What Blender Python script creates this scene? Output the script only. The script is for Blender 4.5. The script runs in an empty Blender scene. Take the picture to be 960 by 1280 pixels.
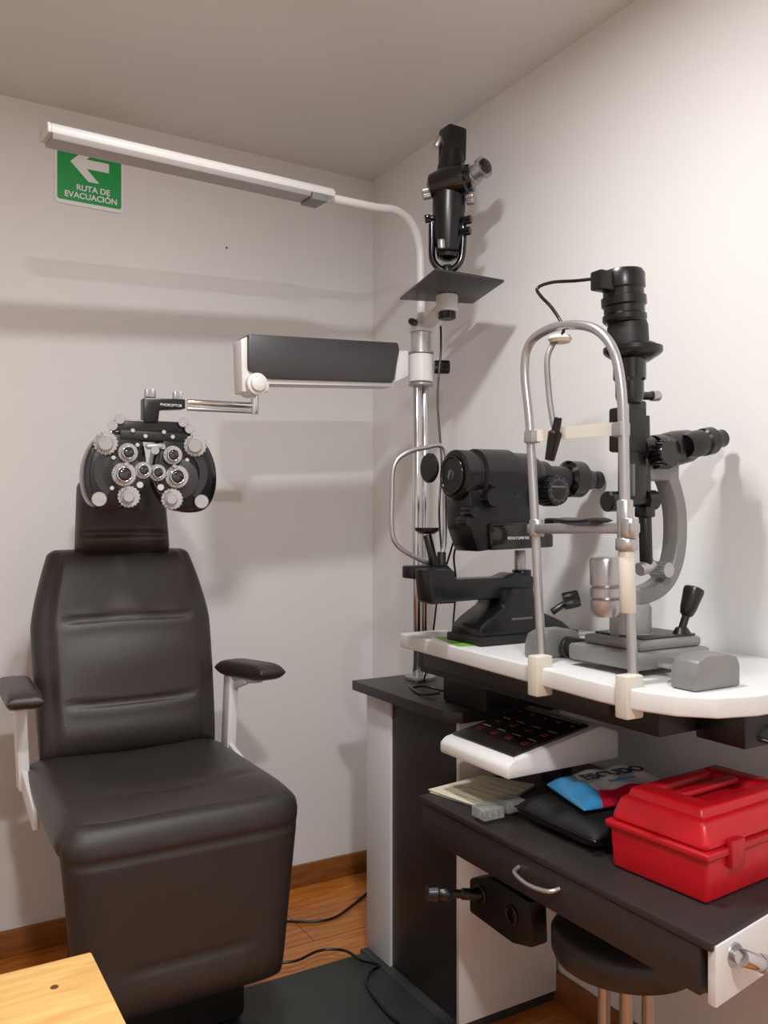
import bpy, bmesh, math, random
from mathutils import Vector, Matrix, Quaternion
random.seed(3)
scn=bpy.context.scene
scn.view_settings.view_transform='Standard'
V=Vector
# ---------------------------------------------------------------- survey helpers
CH=1.25; FP=1065.0
Rv=V((.8607,-.5091,0)); Fv=V((.5091,.8607,0))
def ray(u,v): return Rv*((u-480)/FP)+Fv+V((0,0,-(v-652)/FP))
CAM=V((0,0,CH))
def at_d(u,v,d): return CAM+ray(u,v)*d
def at_y(u,v,Y): r=ray(u,v); return CAM+r*(Y/r.y)
def at_x(u,v,X): r=ray(u,v); return CAM+r*(X/r.x)
def at_z(u,v,z): r=ray(u,v); return CAM+r*((z-CH)/r.z)
# ---------------------------------------------------------------- materials
def srgb(c): return tuple(((x/255)/12.92 if x/255<=.04045 else (((x/255)+.055)/1.055)**2.4) for x in c)
def mat(name,rgb,rough=.5,metal=0,var=.04,scale=20,bump=0,bscale=200,coat=0,trans=0,btype='noise'):
    m=bpy.data.materials.new(name); m.use_nodes=True; nt=m.node_tree; b=nt.nodes['Principled BSDF']
    c=srgb(rgb)
    tc=nt.nodes.new('ShaderNodeTexCoord')
    n=nt.nodes.new('ShaderNodeTexNoise'); n.inputs['Scale'].default_value=scale; n.inputs['Detail'].default_value=4
    nt.links.new(tc.outputs['Object'],n.inputs['Vector'])
    r=nt.nodes.new('ShaderNodeValToRGB')
    r.color_ramp.elements[0].position=.3; r.color_ramp.elements[1].position=.7
    r.color_ramp.elements[0].color=(*[x*(1-var) for x in c],1); r.color_ramp.elements[1].color=(*[min(1,x*(1+var)) for x in c],1)
    nt.links.new(n.outputs['Fac'],r.inputs['Fac']); nt.links.new(r.outputs['Color'],b.inputs['Base Color'])
    b.inputs['Roughness'].default_value=rough; b.inputs['Metallic'].default_value=metal
    b.inputs['Coat Weight'].default_value=coat
    b.inputs['Transmission Weight'].default_value=trans
    if bump>0:
        if btype=='voronoi':
            t=nt.nodes.new('ShaderNodeTexVoronoi'); o=t.outputs['Distance']
        else:
            t=nt.nodes.new('ShaderNodeTexNoise'); o=t.outputs['Fac']
        t.inputs['Scale'].default_value=bscale
        nt.links.new(tc.outputs['Object'],t.inputs['Vector'])
        bp=nt.nodes.new('ShaderNodeBump'); bp.inputs['Strength'].default_value=bump; bp.inputs['Distance'].default_value=.002
        nt.links.new(o,bp.inputs['Height']); nt.links.new(bp.outputs['Normal'],b.inputs['Normal'])
    return m
def woodmat(name,c1,c2,sc=(1,12,1),rough=.4,planks=False,knots=False):
    m=bpy.data.materials.new(name); m.use_nodes=True; nt=m.node_tree; b=nt.nodes['Principled BSDF']
    tc=nt.nodes.new('ShaderNodeTexCoord'); mp=nt.nodes.new('ShaderNodeMapping'); mp.inputs['Scale'].default_value=sc
    nt.links.new(tc.outputs['Object'],mp.inputs['Vector'])
    n=nt.nodes.new('ShaderNodeTexNoise'); n.inputs['Scale'].default_value=4; n.inputs['Detail'].default_value=6; n.inputs['Distortion'].default_value=.6
    nt.links.new(mp.outputs['Vector'],n.inputs['Vector'])
    r=nt.nodes.new('ShaderNodeValToRGB'); r.color_ramp.elements[0].position=.32; r.color_ramp.elements[1].position=.68
    r.color_ramp.elements[0].color=(*srgb(c1),1); r.color_ramp.elements[1].color=(*srgb(c2),1)
    nt.links.new(n.outputs['Fac'],r.inputs['Fac']); out=r.outputs['Color']
    if planks:
        br=nt.nodes.new('ShaderNodeTexBrick'); br.inputs['Scale'].default_value=1; br.inputs['Brick Width'].default_value=1.2; br.inputs['Row Height'].default_value=.19
        br.inputs['Mortar Size'].default_value=.002; br.inputs['Color1'].default_value=(1,1,1,1); br.inputs['Color2'].default_value=(.8,.78,.75,1); br.inputs['Mortar'].default_value=(.3,.25,.2,1)
        nt.links.new(tc.outputs['Object'],br.inputs['Vector'])
        mx=nt.nodes.new('ShaderNodeMix'); mx.data_type='RGBA'; mx.blend_type='MULTIPLY'; mx.inputs['Factor'].default_value=1
        nt.links.new(out,mx.inputs[6]); nt.links.new(br.outputs['Color'],mx.inputs[7]); out=mx.outputs[2]
    nt.links.new(out,b.inputs['Base Color']); b.inputs['Roughness'].default_value=rough
    return m
M={}
M['wall']=mat('wall_paint',(229,228,227),.7,var=.012,scale=2.5,bump=.15,bscale=120)
M['ceil']=mat('ceiling_paint',(222,222,222),.8,var=.01,scale=2)
M['floor']=woodmat('floor_laminate',(172,96,36),(212,136,60),(1.5,14,1),.28,planks=True)
M['base']=woodmat('baseboard_wood',(124,76,34),(156,98,48),(2,2,14),.45)
M['pine']=woodmat('pine_wood',(216,166,94),(236,194,122),(2,16,2),.45)
M['knot']=mat('pine_knot',(92,52,22),.6)
M['leather']=mat('brown_leather',(51,45,43),.38,var=.06,scale=14,bump=.22,bscale=420,btype='voronoi')
M['leather2']=mat('brown_leather_base',(44,39,37),.44,var=.06,scale=14,bump=.22,bscale=420,btype='voronoi')
M['black']=mat('black_plastic',(12,12,14),.3,var=.15,bump=.03)
M['blackm']=mat('black_matte',(17,17,18),.5,var=.1)
M['gloss']=mat('black_gloss',(7,7,9),.16,coat=.3)
M['lamin']=mat('dark_laminate',(44,39,38),.42,var=.12,scale=60)
M['armgray']=mat('arm_cover_gray',(60,58,60),.4,var=.04,bump=.08)
M['white']=mat('white_enamel',(222,221,219),.35,var=.01)
M['whitep']=mat('white_laminate',(216,216,216),.3,var=.012)
M['beige']=mat('beige_plastic',(206,201,188),.45,var=.02)
M['alu']=mat('satin_aluminium',(180,180,180),.32,metal=.8,var=.03)
M['silver']=mat('silver_paint',(178,178,178),.38,metal=.4,var=.08,scale=120)
M['chrome']=mat('chrome',(215,215,218),.14,metal=1,var=.01)
M['steel']=mat('brushed_steel',(180,180,180),.34,metal=.8,var=.04)
M['graymet']=mat('gray_hammered_paint',(132,132,130),.45,metal=.25,var=.05,bump=.1)
M['darkmet']=mat('dark_metal',(62,62,64),.38,metal=.5,var=.05)
M['green']=mat('sign_green',(0,156,70),.4,var=.01)
M['signw']=mat('sign_white',(234,236,236),.4,var=.01)
M['red']=mat('red_plastic',(190,14,28),.36,var=.05,bump=.12,bscale=300)
M['redd']=mat('red_plastic_lid',(174,12,26),.4,var=.05,bump=.12,bscale=300)
M['paper']=mat('cream_paper',(214,207,184),.8,var=.05,scale=40)
M['paperg']=mat('green_leaflet',(110,160,60),.6,var=.35,scale=30)
M['acryl']=mat('clear_acrylic',(215,220,215),.08,trans=.75)
M['glass']=mat('lens_glass',(30,34,46),.05,coat=1)
M['fabric']=mat('black_nylon',(18,17,19),.75,bump=.3,bscale=600)
M['btn']=mat('red_button',(96,26,24),.4)
M['panel']=mat('console_panel_brown',(34,28,28),.3)
M['mat']=mat('base_plate_green_gray',(46,52,50),.5,var=.08,bump=.2,bscale=300)
M['blue']=mat('wipes_blue',(70,155,215),.3)
M['wred']=mat('wipes_red',(215,30,60),.3)
M['navy']=mat('wipes_navy',(36,34,74),.4)
M['wprint']=mat('wipes_white_foil',(232,232,236),.25,var=.03)
M['diff']=mat('lamp_diffuser',(170,168,168),.5,var=.02)
M['text']=mat('grey_print',(150,150,150),.5)
# ---------------------------------------------------------------- geometry helpers
def group(name,loc):
    e=bpy.data.objects.new(name,None); e.empty_display_size=.05; e.location=loc; scn.collection.objects.link(e); return e
def finish(me,name,root,m,ang=35,smooth=True):
    if m: me.materials.append(m)
    if smooth:
        for p in me.polygons: p.use_smooth=True
        try: me.set_sharp_from_angle(angle=math.radians(ang))
        except Exception: pass
    o=bpy.data.objects.new(name,me); scn.collection.objects.link(o)
    c=V((0,0,0))
    if len(me.vertices):
        xs=[v.co for v in me.vertices]
        c=V([(min(p[i] for p in xs)+max(p[i] for p in xs))/2 for i in range(3)])
        me.transform(Matrix.Translation(-c))
    if root:
        o.parent=root; o.location=c-root.location
    else: o.location=c
    return o
def bm2(bm,name,root,m,ang=35,smooth=True):
    bmesh.ops.recalc_face_normals(bm,faces=bm.faces)
    me=bpy.data.meshes.new(name); bm.to_mesh(me); bm.free(); return finish(me,name,root,m,ang,smooth)
def box(root,name,lo,hi,m,bev=.003,rot=None,seg=2):
    lo=V(lo);hi=V(hi);c=(lo+hi)/2
    bm=bmesh.new(); bmesh.ops.create_cube(bm,size=1)
    for v in bm.verts: v.co=V((v.co.x*(hi.x-lo.x),v.co.y*(hi.y-lo.y),v.co.z*(hi.z-lo.z)))
    if bev: bmesh.ops.bevel(bm,geom=bm.edges[:],offset=bev,segments=seg,affect='EDGES',profile=.5)
    bmesh.ops.translate(bm,vec=c,verts=bm.verts)
    return bm2(bm,name,root,m)
def beam(root,name,p0,p1,w,h,m,bev=.003,up=V((0,0,1))):
    p0=V(p0);p1=V(p1); x=(p1-p0); L=x.length; x.normalize(); y=up.cross(x).normalized(); z=x.cross(y)
    bm=bmesh.new(); bmesh.ops.create_cube(bm,size=1)
    for v in bm.verts: v.co=V((v.co.x*L,v.co.y*w,v.co.z*h))
    if bev: bmesh.ops.bevel(bm,geom=bm.edges[:],offset=bev,segments=2,affect='EDGES',profile=.5)
    c=(p0+p1)/2
    for v in bm.verts: v.co=c+x*v.co.x+y*v.co.y+z*v.co.z
    return bm2(bm,name,root,m)
def frame(ax):
    a=ax.normalized(); t=V((0,0,1)) if abs(a.z)<.9 else V((1,0,0)); b=a.cross(t).normalized(); return a,b,a.cross(b)
def lathe(root,name,p0,p1,prof,m,seg=32,caps=True,ang=35):
    p0=V(p0);p1=V(p1);ax=p1-p0;L=ax.length;a,b,c=frame(ax)
    bm=bmesh.new(); rings=[]
    for t,r in prof:
        ring=[bm.verts.new(p0+a*(t*L)+(b*math.cos(2*math.pi*k/seg)+c*math.sin(2*math.pi*k/seg))*max(r,1e-5)) for k in range(seg)]
        rings.append(ring)
    for i in range(len(rings)-1):
        for k in range(seg):
            bm.faces.new((rings[i][k],rings[i][(k+1)%seg],rings[i+1][(k+1)%seg],rings[i+1][k]))
    if caps:
        bm.faces.new(rings[0]); bm.faces.new(rings[-1])
    return bm2(bm,name,root,m,ang)
def cyl(root,name,p0,p1,r,m,seg=28,r2=None):
    L=(V(p1)-V(p0)).length; r2=r if r2 is None else r2; b=min(.0015,L*.2,r*.2)/L
    return lathe(root,name,p0,p1,[(0,r*.93),(b,r),(1-b,r2),(1,r2*.93)],m,seg,ang=50)
def knurl(root,name,p0,p1,r,m,n=18,k=.9):
    p0=V(p0);p1=V(p1);ax=p1-p0;a,b,c=frame(ax);bm=bmesh.new();R=[]
    for t,s in ((0,.93),(.12,1),(.88,1),(1,.93)):
        R.append([bm.verts.new(p0+ax*t+(b*math.cos(math.pi*i/n)+c*math.sin(math.pi*i/n))*r*s*(1 if i%2 else k)) for i in range(2*n)])
    for q in range(3):
        for i in range(2*n): bm.faces.new((R[q][i],R[q][(i+1)%(2*n)],R[q+1][(i+1)%(2*n)],R[q+1][i]))
    bm.faces.new(R[0]);bm.faces.new(R[-1]); return bm2(bm,name,root,m,25)
def ring(root,name,c,ax,R,r,m,seg=32):
    c=V(c); a,b,d=frame(V(ax)); pts=[c+(b*math.cos(2*math.pi*k/seg)+d*math.sin(2*math.pi*k/seg))*R for k in range(seg)]
    return tube(root,name,pts,r,m,closed=True,sub=1,seg=10)
def ticks(root,name,c,ax,R0,R1,n,wd,m,a0=0,a1=360):
    c=V(c); a,b,d=frame(V(ax)); bm=bmesh.new()
    for k in range(n):
        t=math.radians(a0+(a1-a0)*k/n); dr=b*math.cos(t)+d*math.sin(t); tg=a.cross(dr)
        r1=R1 if k%3==0 else (R0+R1)/2
        vs=[bm.verts.new(c+dr*rr+tg*w_) for rr,w_ in ((R0,-wd),(R0,wd),(r1,wd),(r1,-wd))]
        bm.faces.new(vs)
    return bm2(bm,name,root,m,smooth=False)
def cr(pts,sub,closed):
    n=len(pts); out=[]
    if sub<=1 or n<3: return [V(p) for p in pts]
    rng=n if closed else n-1
    for i in range(rng):
        p=[V(pts[(i+k-1)%n]) if closed else V(pts[min(max(i+k-1,0),n-1)]) for k in range(4)]
        for s in range(sub):
            t=s/sub
            out.append(.5*((2*p[1])+(p[2]-p[0])*t+(2*p[0]-5*p[1]+4*p[2]-p[3])*t*t+(3*p[1]-p[0]-3*p[2]+p[3])*t**3))
    if not closed: out.append(V(pts[-1]))
    return out
def tube(root,name,pts,r,m,closed=False,sub=8,seg=12,flat=1.0):
    P=cr(pts,sub,closed); n=len(P); bm=bmesh.new(); rings=[]
    T=[]
    for i in range(n):
        a=P[(i+1)%n] if (closed or i<n-1) else P[i]; b=P[i-1] if (closed or i>0) else P[i]
        T.append((a-b).normalized())
    _,N,_=frame(T[0]); 
    for i in range(n):
        if i>0:
            q=T[i-1].rotation_difference(T[i]); N=q@N
        N=(N-T[i]*N.dot(T[i])).normalized(); B=T[i].cross(N)
        rr=r(i/(n-1)) if callable(r) else r
        rings.append([bm.verts.new(P[i]+(N*math.cos(2*math.pi*k/seg)+B*math.sin(2*math.pi*k/seg)*flat)*rr) for k in range(seg)])
    for i in range(n if closed else n-1):
        A=rings[i];B2=rings[(i+1)%n]
        for k in range(seg): bm.faces.new((A[k],A[(k+1)%seg],B2[(k+1)%seg],B2[k]))
    if not closed: bm.faces.new(rings[0]); bm.faces.new(rings[-1])
    return bm2(bm,name,root,m,60)
def prism(root,name,pts,ext,m,bev=.003,seg=2):
    bm=bmesh.new(); ext=V(ext)
    a=[bm.verts.new(V(p)) for p in pts]; b=[bm.verts.new(V(p)+ext) for p in pts]; n=len(a)
    bm.faces.new(a); bm.faces.new(b)
    for i in range(n): bm.faces.new((a[i],a[(i+1)%n],b[(i+1)%n],b[i]))
    bmesh.ops.recalc_face_normals(bm,faces=bm.faces)
    if bev: bmesh.ops.bevel(bm,geom=bm.edges[:],offset=bev,segments=seg,affect='EDGES',profile=.5,clamp_overlap=True)
    return bm2(bm,name,root,m)
def pry(root,name,uv,Y,th,m,bev=.003):
    return prism(root,name,[at_y(u,v,Y) for u,v in uv],(0,th,0),m,bev)
def smoothpoly(pts,sub=5): return cr([V(p) for p in pts],sub,True)
def pad(root,name,O,U,W,N,H,wfn,T,B,m,fn=None,nu=48,nv=48,p=8):
    O=V(O);U=V(U);W=V(W);N=V(N);bm=bmesh.new();G=[]
    for side in (1,-1):
        g=[]
        for j in range(nv+1):
            t=math.sin(math.pi/2*(2*j/nv-1)); row=[]
            for i in range(nu+1):
                s=math.sin(math.pi/2*(2*i/nu-1))
                xl,xr=wfn((t+1)/2); x=xl+(xr-xl)*(s+1)/2
                e=math.sqrt(max(0,1-abs(s)**p))*math.sqrt(max(0,1-abs(t)**p))
                h=(T+(fn(s,(t+1)/2) if fn else 0))*e if side==1 else -B*e
                row.append(bm.verts.new(O+U*x+W*((t+1)/2*H)+N*h))
            g.append(row)
        G.append(g)
        for j in range(nv):
            for i in range(nu): bm.faces.new((g[j][i],g[j][i+1],g[j+1][i+1],g[j+1][i]))
    bmesh.ops.remove_doubles(bm,verts=bm.verts,dist=1e-5)
    return bm2(bm,name,root,m,180)
def text(root,name,s,O,U,W,size,m,th=.0006,align='CENTER',off=0):
    c=bpy.data.curves.new(name,'FONT'); c.body=s; c.size=size; c.align_x=align; c.extrude=th; c.offset=off
    o=bpy.data.objects.new(name,c); scn.collection.objects.link(o)
    bpy.context.view_layer.update()
    me=bpy.data.meshes.new_from_object(o.evaluated_get(bpy.context.evaluated_depsgraph_get()))
    bpy.data.objects.remove(o); U=V(U).normalized();W=V(W).normalized();N=U.cross(W)
    mt=Matrix(((U.x,W.x,N.x,O[0]),(U.y,W.y,N.y,O[1]),(U.z,W.z,N.z,O[2]),(0,0,0,1))); me.transform(mt)
    me.materials.clear()
    return finish(me,name,root,m,smooth=False)
X,Yx,Z=V((1,0,0)),V((0,1,0)),V((0,0,1))
# ---------------------------------------------------------------- room
XR=1.528; YB=2.664; HC=2.475; XL=-1.7; YF=-1.5
box(None,'floor',(XL-.1,YF-.1,-.1),(XR+.1,YB+.1,0),M['floor'],0)
box(None,'ceiling',(XL-.1,YF-.1,HC),(XR+.1,YB+.1,HC+.1),M['ceil'],0)
box(None,'wall_back',(XL-.1,YB,0),(XR+.1,YB+.1,HC),M['wall'],0)
box(None,'wall_right',(XR,YF,0),(XR+.1,YB,HC),M['wall'],0)
box(None,'wall_left',(XL-.1,YF,0),(XL,YB,HC),M['wall'],0)
box(None,'wall_front',(XL-.1,YF-.1,0),(XR+.1,YF,HC),M['wall'],0)
box(None,'baseboard_back',(XL,YB-.014,0),(XR-.014,YB,.075),M['base'],.003)
box(None,'baseboard_right',(XR-.014,YF,0),(XR,YB,.075),M['base'],.003)
g=group('picture_nail',(0,0,0)); p=at_y(283,310,YB); g.location=p
lathe(g,'nail_head',p,p+V((0,-.004,0)),[(0,.0015),(1,.003)],M['darkmet'],12)
# ---------------------------------------------------------------- evacuation sign
g=group('evacuation_sign',(.54,YB-.002,2.28))
def rrect(x0,x1,z0,z1,r,y):
    P=[]
    for cx,cz,a0 in ((x1-r,z1-r,0),(x0+r,z1-r,90),(x0+r,z0+r,180),(x1-r,z0+r,270)):
        for k in range(7):
            a=math.radians(a0+15*k); P.append(V((cx+r*math.cos(a),y,cz+r*math.sin(a))))
    return P
sx0=at_y(68,250,YB).x; sx1=at_y(154,250,YB).x; sz0=at_y(154,268,YB).z; sz1=sz0+.235
prism(g,'sign_panel',rrect(sx0,sx1,sz0,sz1,.012,YB-.001),(0,-.003,0),M['signw'],0)
prism(g,'green_field',rrect(sx0+.007,sx1-.007,sz0+.012,sz1-.007,.008,YB-.004),(0,-.0008,0),M['green'],0)
cx=(sx0+sx1)/2; az=sz0+.129
A=[(-.056,0),(-.004,.052),(.028,.052),(-.010,.014),(.056,.014),(.056,-.014),(-.010,-.014),(.028,-.052),(-.004,-.052)]
prism(g,'arrow',[V((cx+a,YB-.0048,az+b)) for a,b in A],(0,-.0008,0),M['signw'],0)
text(g,'text_line_1','RUTA DE',(cx+.01,YB-.0052,sz0+.047),X,Z,.024,M['signw'],off=.0005)
text(g,'text_line_2','EVACUACIÓN',(cx+.004,YB-.0052,sz0+.023),X,Z,.024,M['signw'],off=.0005)
# ---------------------------------------------------------------- instrument stand (cabinet, pole)
g=group('instrument_stand_cabinet',(1.36,1.9,0))
box(g,'cabinet_body',(1.21,1.69,.03),(1.515,2.13,.765),M['lamin'],.002)
box(g,'side_panel_white',(1.202,2.0,.03),(1.212,2.13,.765),M['whitep'],.001)
box(g,'front_panel_white',(1.205,1.68,.03),(1.515,1.692,.765),M['whitep'],.001)
prism(g,'cabinet_top',[V((1.17,2.16,.765)),V((1.17,1.70,.765)),V((1.20,1.66,.765)),V((1.515,1.66,.765)),V((1.515,2.16,.765))],(0,0,.028),M['lamin'],.003)
box(g,'lift_housing',(1.24,1.62,.794),(1.47,1.80,.93),M['blackm'],.004)
box(g,'floor_plate',(.35,1.62,0),(1.18,2.107,.03),M['mat'],.004)
box(g,'floor_plate_rear',(1.18,1.69,0),(1.515,2.13,.03),M['mat'],.003)
# desk wing
g=group('drawer_desk',(1.26,1.2,.6))
def dend(x): return .806+(x-1.018)*.16
prism(g,'desk_top',[V((1.018,dend(1.018),.635)),V((1.515,dend(1.515),.635)),V((1.515,1.571,.635)),V((1.018,1.571,.635))],(0,0,.015),M['lamin'],.003)
box(g,'drawer_front',(1.022,.83,.562),(1.04,1.565,.633),M['lamin'],.002)
prism(g,'drawer_carcass',[V((1.04,dend(1.04)+.02,.56)),V((1.51,dend(1.51)+.02,.56)),V((1.51,1.565,.56)),V((1.04,1.565,.56))],(0,0,.075),M['blackm'],.002)
prism(g,'end_panel_white',[V((1.026,dend(1.026)-.003,.555)),V((1.515,dend(1.515)-.003,.555)),V((1.515,dend(1.515)+.012,.555)),V((1.026,dend(1.026)+.012,.555))],(0,0,.088),M['whitep'],.002)
box(g,'desk_bracket',(1.25,1.56,.57),(1.46,1.679,.62),M['blackm'],.003)
hp=at_x(672,1105,1.02)
tube(g,'drawer_handle',[V((1.022,hp.y+.055,.608)),V((1.004,hp.y+.045,.604)),V((.998,hp.y,.600)),V((1.004,hp.y-.045,.604)),V((1.022,hp.y-.055,.608))],.004,M['steel'])
kp=at_y(915,1192,.815)
cyl(g,'lock_rose',kp+V((0,.01,0)),kp+V((0,-.006,0)),.018,M['steel'])
cyl(g,'lock_stem',kp,kp+V((0,-.03,0)),.009,M['steel'])
cyl(g,'lock_barrel',kp+V((-.018,-.03,.012)),kp+V((.026,-.03,-.008)),.012,M['chrome'])
knurl(g,'lock_cap',kp+V((.024,-.03,-.0065)),kp+V((.040,-.03,-.014)),.0135,M['steel'])
# ---------------------------------------------------------------- pole with lamp arm + phoropter arm
px,py=1.353,2.08
g=group('instrument_pole',(px,py,.793))
cyl(g,'pole_flange',(px,py,.793),(px,py,.803),.045,M['steel'])
cyl(g,'pole_tube_main',(px-.010,py,.80),(px-.010,py,1.66),.0145,M['chrome'])
cyl(g,'pole_tube_second',(px+.018,py+.005,.80),(px+.018,py+.005,1.66),.0115,M['chrome'])
cyl(g,'pole_collar',(px+.002,py,1.655),(px+.002,py,1.735),.036,M['white'])
cyl(g,'pole_sleeve',(px+.002,py,1.735),(px+.002,py,1.80),.028,M['silver'])
cyl(g,'pole_joint',(px+.002,py,1.80),(px+.002,py,1.835),.034,M['white'])
knurl(g,'clamp_knob',(px+.036,py-.02,1.70),(px+.075,py-.04,1.70),.020,M['black'],8,.8)
knurl(g,'collar_screw',(px-.03,py-.02,1.82),(px-.055,py-.035,1.82),.010,M['black'],8,.8)
for k,zz in enumerate((1.645,1.737)): cyl(g,'collar_ring_%d'%k,(px+.002,py,zz),(px+.002,py,zz+.006),.037,M['steel'])
# lamp
ld=V((-(.808*.8607+.589*.5091),-(-.808*.5091+.589*.8607),0)).normalized()
g=group('examination_lamp',(px,py,1.84))
P0=V((px+.002,py,1.835))
pts=[P0,P0+Z*.14,P0+Z*.22+ld*.006,P0+Z*.275+ld*.035,P0+Z*.30+ld*.09,P0+Z*.302+ld*.17,P0+Z*.298+ld*.34]
pts[-1].z=2.120; pts[-2].z=2.128
tube(g,'lamp_arm',pts,.0125,M['white'],sub=10,seg=16)
L0=P0+ld*.318; L0.z=2.122; L1=P0+ld*1.045; L1.z=2.098
side=ld.cross(Z).normalized()
prof=[(-.034,-.008),(-.036,.004),(-.028,.015),(.028,.015),(.036,.004),(.034,-.008)]
def loft(root,name,A,B,prof,m,bev=.002):
    return prism(root,name,[A+side*a+Z*b for a,b in prof],B-A,m,bev)
loft(g,'lamp_housing',L0,L1,prof,M['white'])
loft(g,'lamp_end_cap',L1,L1+ld*.008,[(a*1.02,b*1.04) for a,b in prof],M['white'])
La=L0.lerp(L1,.10); Lb=L0.lerp(L1,.995)
loft(g,'lamp_diffuser',La,Lb,[(-.028,-.019),(-.0345,-.0075),(.0345,-.0075),(.028,-.019)],M['diff'],.001)
loft(g,'lamp_end_block',L0.lerp(L1,.03),L0.lerp(L1,.094),[(-.030,-.025),(-.033,-.0075),(.033,-.0075),(.030,-.025)],M['graymet'],.002)
# phoropter arm
YA=2.05
g=group('phoropter_arm',(1.05,2.09,1.68))
pry(g,'arm_cover',[(311,417),(498,428),(500,437),(492,478),(338,473),(311,462)],YA,.085,M['armgray'],.005)
pry(g,'arm_frame_end',[(301,424),(312,419),(314,462),(338,474),(336,490),(303,490)],YA+.012,.06,M['white'],.004)
pry(g,'arm_frame_under',[(334,472),(493,475),(492,483),(336,480)],YA+.012,.06,M['white'],.002)
pry(g,'arm_bracket',[(497,438),(511,438),(511,470),(494,478)],YA+.01,.06,M['white'],.004)
jp=at_y(321,480,YA)
cyl(g,'arm_knuckle',jp+V((0,.07,0)),jp+V((0,-.008,0)),.028,M['white'])
cyl(g,'arm_knuckle_cap',jp+V((0,-.008,0)),jp+V((0,-.016,0)),.020,M['white'])
j2=at_y(318,490,2.085)
cyl(g,'drop_spindle',V((j2.x,2.085,at_y(318,480,2.085).z)),V((j2.x,2.085,at_y(318,518,2.085).z)),.011,M['chrome'])
ra=at_y(234,503,2.085)
cyl(g,'rod_upper',ra,V((j2.x+.004,2.085,ra.z+.004)),.0085,M['chrome'])
cyl(g,'rod_lower',ra+V((0,.0,-.016)),V((j2.x+.004,2.085,ra.z-.012)),.005,M['steel'])
# ---------------------------------------------------------------- phoropter
YP=2.06
g=group('phoropter',(.571,2.09,1.37))
def q(u,v,dy=0): return at_y(u,v,YP-dy)
cyl(g,'hanger_post',q(188,488,-.02),q(190,545,-.02),.012,M['black'])
pry(g,'hanger_block',[(180,497),(232,499),(232,511),(200,512),(198,528),(180,528)],YP,.035,M['black'],.003)
for k,(u,v) in enumerate(((187,491),(222,494))): knurl(g,'hanger_screw_%d'%k,q(u,v-4,-.015),q(u,v+6,-.015),.0125,M['silver'])
text(g,'hanger_label','PHOROPTOR',q(214,508,.001),X,Z,.009,M['signw'],.0003)
pry(g,'top_bar',[(146,523),(236,528),(236,545),(146,541)],YP+.005,.05,M['black'],.004)
pry(g,'top_rail',[(150,537),(234,542),(234,553),(150,549)],YP-.008,.05,M['blackm'],.003)
for k,(u,v) in enumerate(((141,532),(150,524),(229,528),(237,536))): knurl(g,'pd_knob_%d'%k,q(u,v,.004),q(u,v,-.05),.0125,M['silver'],14)
for k,(u,v) in enumerate(((166,538),(182,545),(205,540),(216,546))): cyl(g,'rail_screw_%d'%k,q(u,v,.014),q(u,v,0),.005,M['chrome'])
lathe(g,'level_vial',q(182,558,.01),q(206,558,.01),[(0,.004),(.1,.007),(.9,.007),(1,.004)],M['silver'])
cyl(g,'centre_knob',q(194,563,.03),q(194,563,-.01),.010,M['silver'])
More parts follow.
